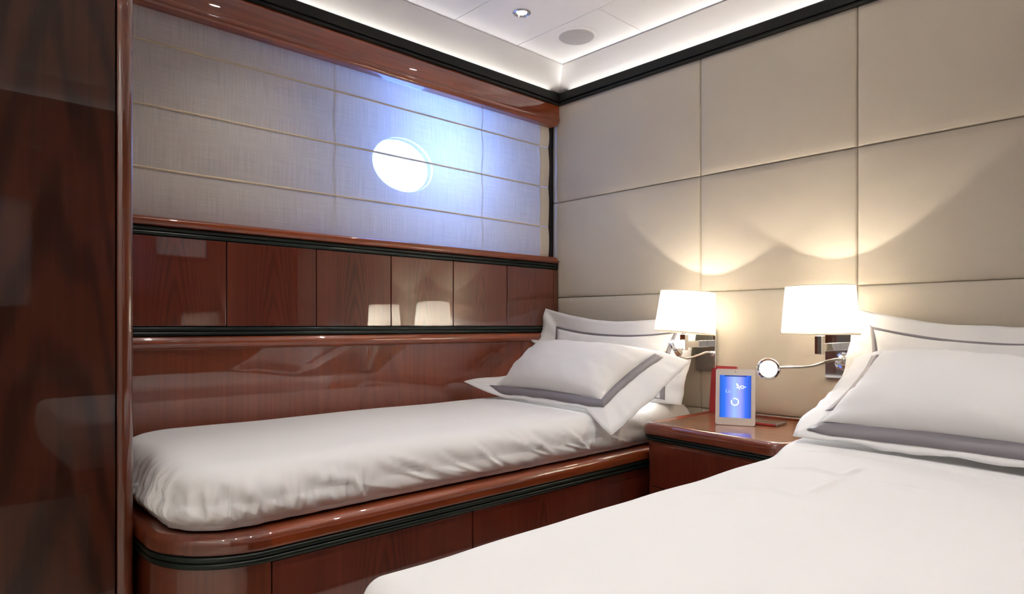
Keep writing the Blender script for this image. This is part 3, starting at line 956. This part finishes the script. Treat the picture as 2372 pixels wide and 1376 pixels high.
pillow('pillow', 'white flanged pillow standing against the headboard at the back of the left bed',
       [(0.095, -0.19, 0.605), (0.735, -0.19, 0.605), (0.735, -0.085, 0.868), (0.095, -0.105, 0.885)],
       [(0.02, -0.22, 0.600), (0.835, -0.19, 0.585), (0.83, -0.05, 0.955), (0.020, -0.115, 0.985)],
       0.055, 1.3, (0.3, -1, 0.2), sag_top=0.014, sag_out=0.050, wave=0.010, back=0.4, rib={'b': (0.003, 0.025), 'r': (0.003, 0.026), 't': (0.002, 0.011), 'l': (0.003, 0.018)})
def sst(a, b, x):
    t = max(0.0, min(1.0, (x - a) / (b - a))); return t * t * (3 - 2 * t)
def hem1(side, u, a, b):
    if side == 0:
        c = a + Vector((0, -0.040, min(0, 0.5945 - a.z)))
        return lerp(lerp(b, c, sst(0.0, 0.13, u)), b, sst(0.925, 1.0, u))
    if side == 3:
        c = a + Vector((-0.012, 0.030, -0.004))
        return lerp(lerp(b, c, sst(0.0, 0.1, u)), b, sst(0.70, 1.0, u))
    if side == 2:
        c = a + Vector((0, 0.020, 0.006))
        return lerp(lerp(b, c, sst(0.0, 0.22, u)), b, sst(0.9, 1.0, u))
    return b
pillow('pillow', 'plump white pillow with grey ribbon, front of the left bed, flange over the edge',
       [(0.125, -0.530, 0.634), (0.765, -0.600, 0.634), (0.790, -0.275, 0.800), (0.110, -0.250, 0.820)],
       [(0.030, -0.640, 0.655), (0.888, -0.700, 0.530), (0.930, -0.275, 0.765), (0.045, -0.240, 0.832)],
       0.088, 4.7, (0.1, -1, 1.2), wave=0.009, back=0.08, ribbons=('b', 'r'), hem=hem1, rib={'b': (0.004, 0.044), 'r': (0.004, 0.046)}, span={'b': (0.03, 1.0), 'r': (0.0, 0.93)})

# ------------------------------------------------------------------ right bed
CREASES2 = [([(1.546, -1.035), (1.633, -0.976), (1.722, -1.004)], 0.0035), ([(1.725, -0.989), (1.73, -0.904)], 0.0035),
            ([(1.574, -1.261), (1.651, -1.215), (1.749, -1.229)], 0.003), ([(1.742, -1.213), (1.735, -1.018)], 0.0035),
            ([(1.77, -1.009), (1.857, -1.01), (1.943, -1.03)], 0.003), ([(1.53, -0.787), (1.672, -0.730), (1.819, -0.742), (1.921, -0.779), (2.1, -0.80)], 0.003),
            ([(1.891, -0.851), (2.013, -0.843)], 0.002), ([(1.55, -1.347), (1.647, -1.293)], 0.002)]
def crease_h(x, y):
    tot = 0.0
    for pts, amp in CREASES2:
        best = None
        n = len(pts) - 1
        for i in range(n):
            ax, ay = pts[i]; bx, by = pts[i + 1]
            dx, dy = bx - ax, by - ay
            L2 = dx * dx + dy * dy
            t = max(0.0, min(1.0, ((x - ax) * dx + (y - ay) * dy) / L2))
            ex, ey = x - ax - dx * t, y - ay - dy * t
            dd = math.hypot(ex, ey)
            if best is None or dd < best[0]:
                best = (dd, (i + t) / n, math.copysign(1, ex * dy - ey * dx))
        dd, t, sg = best
        if dd < 0.09:
            env = math.sin(PI * min(1, max(0, 0.12 + 0.76 * t)))
            tot += amp * env * (math.exp(-(dd / 0.010) ** 2) - 0.55 * (0.5 + 0.5 * sg) * math.exp(-((dd - 0.022) / 0.016) ** 2))
    return tot
def disp2(p, nrm, h, d):
    side = max(0.0, min(1.0, (0.07 - d) / 0.06))
    s = p.y + p.x * 0.9
    q_ = p + nrm * (0.012 * side * math.sin(PI * min(1, h)) * noise.noise(Vector((s * 4 + h, h * 0.8, 7.1))))
    q_.z += (1 - side) * crease_h(p.x, p.y)
    q_.z += (1 - side) * (0.004 * noise.noise(Vector((p.x * 2.2, p.y * 2, 8.3))))
    q_.z += 0.004 * side * h * noise.noise(Vector((s * 6, 1, 9)))
    k = max(0.0, min(1.0, (-p.y - 0.55) / 0.40)); k = k * k * (3 - 2 * k)
    q_.x += 0.072 * k * max(0.0, min(1.0, (1.75 - p.x) / 0.25))
    return q_
B2X0, B2X1 = 1.440, 2.36
plat2 = thing('bed_platform', 'cherry base hidden beneath the wide white right bed in the foreground', 'bed frame', (1.9, -1.0, 0.0))
mk('base', *box(B2X0 + 0.02, B2X1 - 0.02, -1.98, -0.012, 0.0, 0.40, 0.01), M['wood_front'], plat2)
M2 = mattress(B2X0, B2X1, -2.02, -0.012, 0.402, 0.586, [0.04, 0.05, 0.05, 0.03], 0.040, [320, 60, 320, 60], 10, disp2, m=90)
tag(mk('mattress', *M2, M['sheet'], angle=180), 'wide mattress under a smooth white sheet, filling the right foreground', 'mattress')
# turned-back top sheet: a thin fold line in front of the pillow
pillow('pillow', 'white flanged pillow upright against the headboard at the back of the right bed',
       [(1.52, -0.21, 0.612), (2.20, -0.21, 0.612), (2.20, -0.10, 0.868), (1.505, -0.105, 0.888)],
       [(1.43, -0.23, 0.612), (2.29, -0.23, 0.612), (2.29, -0.055, 0.950), (1.437, -0.060, 0.957)],
       0.055, 8.1, (-0.1, -1, 0.2), sag_top=0.026, sag_out=0.058, wave=0.010, back=0.4, rib={'b': (0.003, 0.025), 'r': (0.003, 0.026), 't': (0.002, 0.012), 'l': (0.003, 0.022)})
def hem2(side, u, a, b):
    if side == 0:
        c = a + Vector((-0.006, -0.042, min(0, 0.6005 - a.z)))
        return lerp(b, c, sst(0.0, 0.09, u))
    if side == 3:
        top = a + Vector((-0.095, 0.045, -0.030)); bot = a + Vector((-0.085, 0.035, -0.014))
        c = lerp(top, bot, sst(0.15, 0.8, u))
        return lerp(c, b, sst(0.90, 1.0, u))
    if side == 2:
        c = a + Vector((0, 0.030, 0.004))
        return lerp(c, a + Vector((-0.085, 0.055, -0.030)), sst(0.93, 1.0, u))
    return b
pillow('pillow', 'large white pillow with a wide grey ribbon lying in front on the right bed',
       [(1.545, -0.640, 0.640), (2.215, -0.742, 0.640), (2.235, -0.420, 0.760), (1.580, -0.265, 0.826)],
       [(1.495, -0.690, 0.603), (2.315, -0.80, 0.603), (2.34, -0.40, 0.76), (1.45, -0.25, 0.80)],
       0.090, 11.4, (-0.1, -1, 1.2), wave=0.009, back=0.08, ribbons=('b', 'l', 'r'), hem=hem2, rib={'b': (0.004, 0.046), 'l': (0.004, 0.030), 'r': (0.003, 0.03)}, span={'b': (0.01, 1.0), 'l': (0.08, 0.85)})

# ------------------------------------------------------------------ nightstand
NZ = 0.546
ns_ = thing('nightstand', 'glossy cherry nightstand with dark green inlay between the two beds', 'nightstand', (1.12, -0.27, 0.0))
NX0, NX1 = 0.846, 1.412
def ns_path(inset=0.0):
    return fillet([(NX0 + inset, -0.004), (NX0 + inset, -0.478 + inset), (NX1 - inset, -0.556 + inset), (NX1 - inset, -0.004)], [0, 0.045, 0.05, 0], 10)
P0 = ns_path()
edge_prof = [(-0.035, 0.5445), (-0.030, 0.5445), (-0.024, 0.550)] + arc(-0.020, 0.531, 0.020, 90, 0, 8, 0.021) + [(0.0, 0.520)] + arc(-0.006, 0.515, 0.006, 0, -70, 4) + [(-0.012, 0.5085), (-0.04, 0.5085)]
mk('top_edge', *sweep(P0, edge_prof), M['wood_rail_x'], ns_)
inner = ns_path(0.030)
tv = [(p[0], p[1], 0.5452) for p in inner]; nn = len(tv)
tv += [(p[0], p[1], 0.515) for p in inner]
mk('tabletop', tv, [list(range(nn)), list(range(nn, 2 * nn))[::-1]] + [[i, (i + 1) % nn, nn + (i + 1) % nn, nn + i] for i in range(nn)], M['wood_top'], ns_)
mk('back_rail', *box(NX0 + 0.02, NX1 - 0.02, -0.016, -0.004, 0.5405, 0.5535, 0.003), M['wood_rail_x'], ns_)
ninl = [(-0.03, 0.5085), (-0.008, 0.5085)] + arc(-0.009, 0.5035, 0.006, 80, -80, 5, 0.0045) + arc(-0.009, 0.4935, 0.006, 80, -80, 5, 0.0045) + [(-0.008, 0.4885), (-0.03, 0.4885)]
mk('inlay_strip', *sweep(P0, ninl), M['green'], ns_)
mk('body', *sweep(ns_path(0.012), [(-0.02, 0.489), (0.0, 0.488), (0.0, 0.06), (-0.02, 0.06)]), M['wood_corner'], ns_)
# drawer fronts lie on the slightly raked front face
fa = Vector((NX0 + 0.055, -0.478 + 0.012 - 0.0)); fdir = Vector((NX1 - NX0, -0.078)).normalized(); fn = Vector((fdir.y, -fdir.x))
def front_pt(s, o): 
    base = Vector((NX0, -0.478)) + fdir * s + Vector((0, 0.0122)) 
    return base + fn * o
def drawer(s0, s1, z0, z1):
    bm = bmesh.new(); bmesh.ops.create_cube(bm, size=1)
    bmesh.ops.scale(bm, vec=(s1 - s0, 0.014, z1 - z0), verts=bm.verts)
    bmesh.ops.bevel(bm, geom=bm.edges[:], offset=0.0018, segments=2, profile=0.5, affect='EDGES')
    c = front_pt((s0 + s1) / 2, 0.003)
    rot = Matrix.Rotation(math.atan2(fdir.y, fdir.x), 4, 'Z')
    bm.transform(Matrix.Translation((c.x, c.y, (z0 + z1) / 2)) @ rot)
    return bm_out(bm)
for z0, z1 in ((0.330, 0.480), (0.176, 0.327), (0.06, 0.173)):
    mk('drawer_front', *drawer(0.048, 0.520, z0, z1), M['wood_front'], ns_)

# ------------------------------------------------------------------ wall sconces
def sconce(cx, cy, label, tilt, sbase, spath, head_pos, head_dir):
    root = thing('wall_lamp', label, 'lamp', (cx, -0.002, 0.80))
    mk('back_plate', *box(cx - 0.046, cx + 0.046, -0.014, -0.0025, 0.712, 0.886, 0.003), M['chrome'], root)
    mk('swing_arm', *box(cx - 0.007, cx + 0.007, cy + 0.012, -0.014, 0.812, 0.840, 0.002), M['chrome'], root)
    mk('arm_block', *box(cx - 0.012, cx + 0.012, cy - 0.012, cy + 0.012, 0.803, 0.866, 0.002), M['chrome'], root)
    mk('arm_knuckle', *xform(lathe([(0.0, 0), (0.011, 0), (0.011, 0.006), (0.0, 0.006)], 20), Matrix.Translation((cx, cy, 0.864))), M['steel'], root)
    T = Matrix.Translation((cx, cy, 0.870)) @ Matrix.Rotation(tilt, 4, Vector((math.sin(CAM_YAW), -math.cos(CAM_YAW), 0))) 
    H = 0.165
    rx0, ry0, rx1, ry1 = 0.1255, 0.097, 0.1115, 0.087
    n = 72
    vs, fs = [], []
    for k in range(9):
        t = k / 8
        for i in range(n):
            w = 2 * PI * i / n
            vs.append((lerp(rx0, rx1, t) * math.cos(w), lerp(ry0, ry1, t) * math.sin(w), H * t))
    for k in range(8):
        for i in range(n):
            a = k * n + i; b = k * n + (i + 1) % n
            fs.append([a, b, b + n, a + n])
    mk('lamp_shade', *xform((vs, fs), T), M['shade'], root, angle=180)
    dv = [(0.0, 0.0, 0.008)] + [((rx0 - 0.0012) * math.cos(2 * PI * i / n), (ry0 - 0.0012) * math.sin(2 * PI * i / n), 0.008) for i in range(n)]
    mk('diffuser', *xform((dv, [[0, 1 + i, 1 + (i + 1) % n] for i in range(n)]), T), M['diffuser'], root, smooth=False)
    for (rx, ry, z) in ((rx0, ry0, 0.0015), (rx1, ry1, H - 0.0015)):
        pts = [T @ Vector((rx * math.cos(2 * PI * i / n), ry * math.sin(2 * PI * i / n), z)) for i in range(n)]
        rv, rf = tube(pts + [pts[0]], 0.0016, 6, cap=False)
        mk('shade_binding', rv, rf, M['shade_rim'], root)
    mk('bulb_holder', *xform(lathe([(0.0, -0.004), (0.010, -0.004), (0.010, 0.012), (0.012, 0.013), (0.012, 0.026), (0.0, 0.026)], 20), T), M['steel'], root)
    bp = T @ Vector((0, 0, 0.098))
    bulb_prof = [(0.0, 0.026), (0.007, 0.0265), (0.009, 0.031), (0.0115, 0.038), (0.0115, 0.044), (0.009, 0.050), (0.005, 0.053), (0.0, 0.054)]
    bo = mk('bulb', *xform(lathe(bulb_prof, 20), T), M['bulb'], root)
    lt = light('bulb_light', 'POINT', T @ Vector((0, 0, 0.062)), (0, 0, 0), SCONCE_W, WARM, shadow_soft_size=0.006)
    # gooseneck reading light
    sp = smooth_path(spath, 8)
    mk('gooseneck', *tube(sp, 0.0048, 10), M['chrome'], root)
    mk('gooseneck_base', *xform(lathe([(0.0, 0), (0.011, 0), (0.011, 0.012), (0.007, 0.016), (0.0, 0.016)], 20), frame_to((sbase[0], -0.013, sbase[2]), (0, -1, 0))), M['chrome'], root)
    Fm = frame_to(head_pos, head_dir)
    hp = [(0.0, -0.016), (0.020, -0.016), (0.030, -0.012), (0.034, -0.006), (0.0365, -0.004), (0.0365, 0.000), (0.034, 0.001), (0.034, 0.004), (0.0365, 0.005), (0.0365, 0.011), (0.0345, 0.0135), (0.030, 0.010), (0.028, 0.010)]
    rh = mk('reading_head', *xform(lathe(hp, 40), Fm), M['chrome'], root)
    ln = mk('lens', *xform(lathe([(0.0, 0.0105), (0.016, 0.0104), (0.0295, 0.0098)], 40), Fm), M['led'], rh)
    hd = Vector(head_dir).normalized()
    lp = Vector(head_pos) + hd * 0.02
    e = hd.to_track_quat('-Z', 'Y').to_euler()
    light('reading_light', 'SPOT', lp, e, READ_W, (0.95, 0.97, 1.0), spot_size=math.radians(95), spot_blend=0.4, shadow_soft_size=0.02)
    return root
sconce(0.838, -0.175, 'chrome wall lamp at left, its tilted white shade beside the left bed pillows', math.radians(-5.0),
       (0.868, 0, 0.785),
       [(0.868, -0.020, 0.785), (0.868, -0.06, 0.792), (0.861, -0.10, 0.783), (0.848, -0.165, 0.771), (0.838, -0.20, 0.776), (0.832, -0.216, 0.790)],
       (0.830, -0.220, 0.812), (-0.75, -0.42, -0.52))
sconce(1.360, -0.175, 'chrome wall lamp at right, with its round reading light turned out over the nightstand', 0.0,
       (1.380, 0, 0.778),
       [(1.380, -0.020, 0.778), (1.374, -0.06, 0.783), (1.352, -0.11, 0.775), (1.326, -0.165, 0.761), (1.295, -0.245, 0.760), (1.268, -0.312, 0.760)],
       (1.258, -0.335, 0.758), (0.40, -0.85, -0.12))

# ------------------------------------------------------------------ things on the nightstand
ZT = 0.5454
tab = thing('tablet', 'white tablet showing a lit blue screen, standing on the nightstand', 'tablet', (1.109, -0.279, ZT))
tu = Vector((0.12, 0.054, 0)).normalized(); tn = Vector((tu.y, -tu.x, 0))
lean = math.radians(9)
tup = Vector((0, 0, 1)) * math.cos(lean) - tn * math.sin(lean)
tnn = tn * math.cos(lean) + Vector((0, 0, 1)) * math.sin(lean)
T0 = Vector((1.109, -0.279, ZT + 0.001))
TM = Matrix(((tu.x, tup.x, tnn.x, T0.x), (tu.y, tup.y, tnn.y, T0.y), (tu.z, tup.z, tnn.z, T0.z), (0, 0, 0, 1)))
TW, TH = 0.1347, 0.200
def tab_plate(w, h, cx, cy, z0, z1, r, n=6):
    pts = []
    for q_, (sx, sy) in enumerate(((1, -1), (1, 1), (-1, 1), (-1, -1))):
        for k in range(n + 1):
            a = -PI / 2 + q_ * PI / 2 + PI / 2 * k / n
            pts.append((cx + sx * (w / 2 - r) + r * math.cos(a), cy + sy * (h / 2 - r) + r * math.sin(a)))
    m = len(pts)
    vs = [(x, y, z0) for x, y in pts] + [(x, y, z1) for x, y in pts]
    fs = [list(range(m))[::-1], list(range(m, 2 * m))] + [[i, (i + 1) % m, m + (i + 1) % m, m + i] for i in range(m)]
    return vs, fs
mk('body', *xform(tab_plate(TW, TH, 0, TH / 2, -0.0072, 0.0, 0.008), TM), M['tablet'], tab)
SW, SH, SC = 0.107, 0.151, 0.102
sv = [(-SW / 2, SC - SH / 2, 0.0004), (SW / 2, SC - SH / 2, 0.0004), (SW / 2, SC + SH / 2, 0.0004), (-SW / 2, SC + SH / 2, 0.0004)]
scr = mk('screen', *xform((sv, [[0, 1, 2, 3]]), TM), M['screen'], tab, smooth=False)
uvl = scr.data.uv_layers.new(name='UVMap')
for lp in scr.data.loops:
    k = lp.vertex_index
    co = scr.data.vertices[k].co
    uvl.data[lp.index].uv = (0.5 + (Vector(co) + scr.location + tab.location - T0).dot(tu) / SW, 0.0)
def disc2(cx, cy, r0, r1, z, n=32, a0=0, a1=2 * PI):
    vs, fs = [], []
    for k in range(n + 1):
        a = a0 + (a1 - a0) * k / n
        vs += [(cx + r0 * math.cos(a), cy + r0 * math.sin(a), z), (cx + r1 * math.cos(a), cy + r1 * math.sin(a), z)]
    for k in range(n):
        fs.append([2 * k, 2 * k + 1, 2 * k + 3, 2 * k + 2])
    return vs, fs
mk('home_button', *xform(disc2(0, 0.0135, 0.0034, 0.0046, 0.0004), TM), M['steel'], tab, smooth=False)
mk('camera_dot', *xform(disc2(0, 0.190, 0.0, 0.0016, 0.0004, 16), TM), M['dark'], tab, smooth=False)
def bar(x0, x1, y0, y1, z=0.0007): return [(x0, y0, z), (x1, y0, z), (x1, y1, z), (x0, y1, z)], [[0, 1, 2, 3]]
mk('status_bar', *xform(bar(-0.038, 0.038, SC + SH / 2 - 0.0048, SC + SH / 2 - 0.0005), TM), M['ui_dark'], scr, smooth=False)
mk('loading_ring', *xform(disc2(-0.001, 0.083, 0.0098, 0.0142, 0.0007, 40, math.radians(150), math.radians(480)), TM), M['ui_white'], scr, smooth=False)
mk('ring_centre', *xform(disc2(-0.001, 0.083, 0.0, 0.0085, 0.0007, 32), TM), M['ui_grey'], scr, smooth=False)
# two-winged mark at upper right
def petal(cx, cy, L, w, ang, z=0.0007, n=12):
    pts = []
    for k in range(n):
        t = 2 * PI * k / n
        x = L / 2 * (1 + math.cos(t)); y = w / 2 * math.sin(t) * (0.55 + 0.45 * x / L)
        pts.append((cx + x * math.cos(ang) - y * math.sin(ang), cy + x * math.sin(ang) + y * math.cos(ang), z))
    return pts, [list(range(n))]
mk('emblem', *xform(join(petal(0.012, 0.136, 0.016, 0.008, math.radians(125)), petal(0.012, 0.136, 0.010, 0.006, math.radians(200)), petal(0.012, 0.136, 0.009, 0.006, math.radians(-75)),
                         disc2(0.0235, 0.136, 0.0036, 0.0062, 0.0007, 24), petal(0.014, 0.136, 0.008, 0.005, math.radians(35)), petal(0.029, 0.1365, 0.007, 0.005, 0)), TM), M['ui_white'], scr, smooth=False)
fc = bpy.data.curves.new('lettering', 'FONT'); fc.body = 'Lu'; fc.size = 0.019; fc.extrude = 0.0
fo = bpy.data.objects.new('lettering_src', fc); C.objects.link(fo)
bpy.context.view_layer.update()
dg = bpy.context.evaluated_depsgraph_get()
tme = bpy.data.meshes.new_from_object(fo.evaluated_get(dg))
tvs = [Vector((v.co.x - 0.034, v.co.y + 0.115, 0.0007)) for v in tme.vertices]; tfs = [list(p.vertices) for p in tme.polygons]
bpy.data.objects.remove(fo); bpy.data.meshes.remove(tme)
mk('lettering', *xform((tvs, tfs), TM), M['ui_pale'], scr, smooth=False)
mk('stand_leg', *xform(box(-0.03, 0.03, 0.03, 0.034, -0.045, -0.0075), TM @ Matrix.Translation((0, 0, 0)) ), M['dark'], tab)

red = thing('booklet', 'slim red booklet leaning on the headboard behind the tablet', 'book', (0.915, -0.02, ZT))
RM = Matrix.Translation((0.868, -0.035, ZT + 0.001)) @ Matrix.Rotation(math.radians(-7), 4, 'X')
mk('cover', *xform(join(box(0, 0.105, -0.001, 0.001, 0, 0.192, 0.0006, 1), box(0, 0.105, 0.010, 0.012, 0, 0.192, 0.0006, 1), box(-0.003, 0.002, -0.001, 0.012, 0, 0.192, 0.0015)), RM), M['red'], red)
mk('pages', *xform(box(0.003, 0.101, 0.0012, 0.0098, 0.002, 0.189), RM), M['paper'], red)

ph = thing('phone', 'dark phone with silver edge lying behind the tablet on the nightstand', 'phone', (1.165, -0.165, ZT))
PM = Matrix.Translation((1.163, -0.168, ZT + 0.0005)) @ Matrix.Rotation(math.radians(2), 4, 'Z')
mk('body', *xform(box(-0.062, 0.062, -0.042, 0.042, 0.0, 0.008, 0.003), PM), M['red'], ph)
mk('face', *xform(box(-0.058, 0.058, -0.039, 0.039, 0.0078, 0.0092, 0.0006), PM), M['steel'], ph)
mk('display', *xform(box(-0.02, 0.046, -0.010, 0.034, 0.0090, 0.0097, 0.0003), PM), M['dark'], ph)
mk('silver_edge', *xform(box(0.056, 0.0635, -0.042, 0.042, 0.001, 0.0088, 0.002), PM), M['steel'], ph)

# ------------------------------------------------------------------ ceiling fittings
def downlight(x, y, label, watts=None, tilt=0.0):
    root = thing('downlight', label, 'light', (x, y, CEIL), 'round recessed ceiling downlights')
    mk('rim', *xform(lathe([(0.036, 0.0), (0.036, -0.003), (0.030, -0.006), (0.025, -0.004), (0.0195, 0.006)], 36), Matrix.Translation((x, y, CEIL))), M['steel'], root)
    mk('lens', *xform(lathe([(0.0, -0.001), (0.019, -0.001), (0.019, 0.004)], 30), Matrix.Translation((x, y, CEIL))), M['down_lens'], root)
    light('downlight_beam', 'SPOT', (x, y, CEIL - 0.012), (-tilt, 0, 0), watts or DOWN_W, SOFT, spot_size=math.radians(105), spot_blend=0.8, shadow_soft_size=0.014)
downlight(0.382, -0.628, 'round ceiling downlight near the speaker, above the left bed')
for (x, y), t in (((0.382, -1.55), 'above the foot of the left bed'), ((0.382, -2.45), 'beside the wardrobe top'), ((1.5, -0.75), 'over the nightstand aisle'), ((1.5, -1.25), 'second in the middle row from the headboard'), ((1.5, -1.75), 'over the middle of the cabin'), ((1.5, -2.2), 'just behind the cabin middle'),
                  ((1.5, -2.65), 'at the back of the cabin'), ((2.6, -0.628), 'above the head of the right bed'), ((2.6, -1.55), 'above the right bed middle'), ((2.6, -2.45), 'in the far back right corner')):
    downlight(x, y, 'round ceiling downlight ' + t)
for x, t in ((1.0, 'first from the wardrobe in the row washing the back wall'), (1.6, 'second from the wardrobe in the row washing the back wall'), (2.2, 'third from the wardrobe in the row washing the back wall'), (2.75, 'last in the row washing the back wall')):
    downlight(x, -2.84, 'added fill lamp, ' + t, FILL_W, 0.5)  # unseen row added so the pale back wall throws fill forward
spk = thing('ceiling_speaker', 'round white speaker set flush in the ceiling corner panel', 'speaker', (0.388, -0.305, CEIL))
SM = Matrix.Translation((0.388, -0.305, CEIL))
mk('trim_ring', *xform(lathe([(0.098, 0.0), (0.097, -0.0015), (0.094, -0.002), (0.091, -0.0008), (0.080, -0.0008), (0.078, -0.003), (0.076, -0.003)], 56), SM), M['ceil'], spk)
mk('grille', *xform(lathe([(0.0, -0.0045), (0.04, -0.0042), (0.074, -0.003), (0.0765, -0.001)], 56), SM), M['grille'], spk)
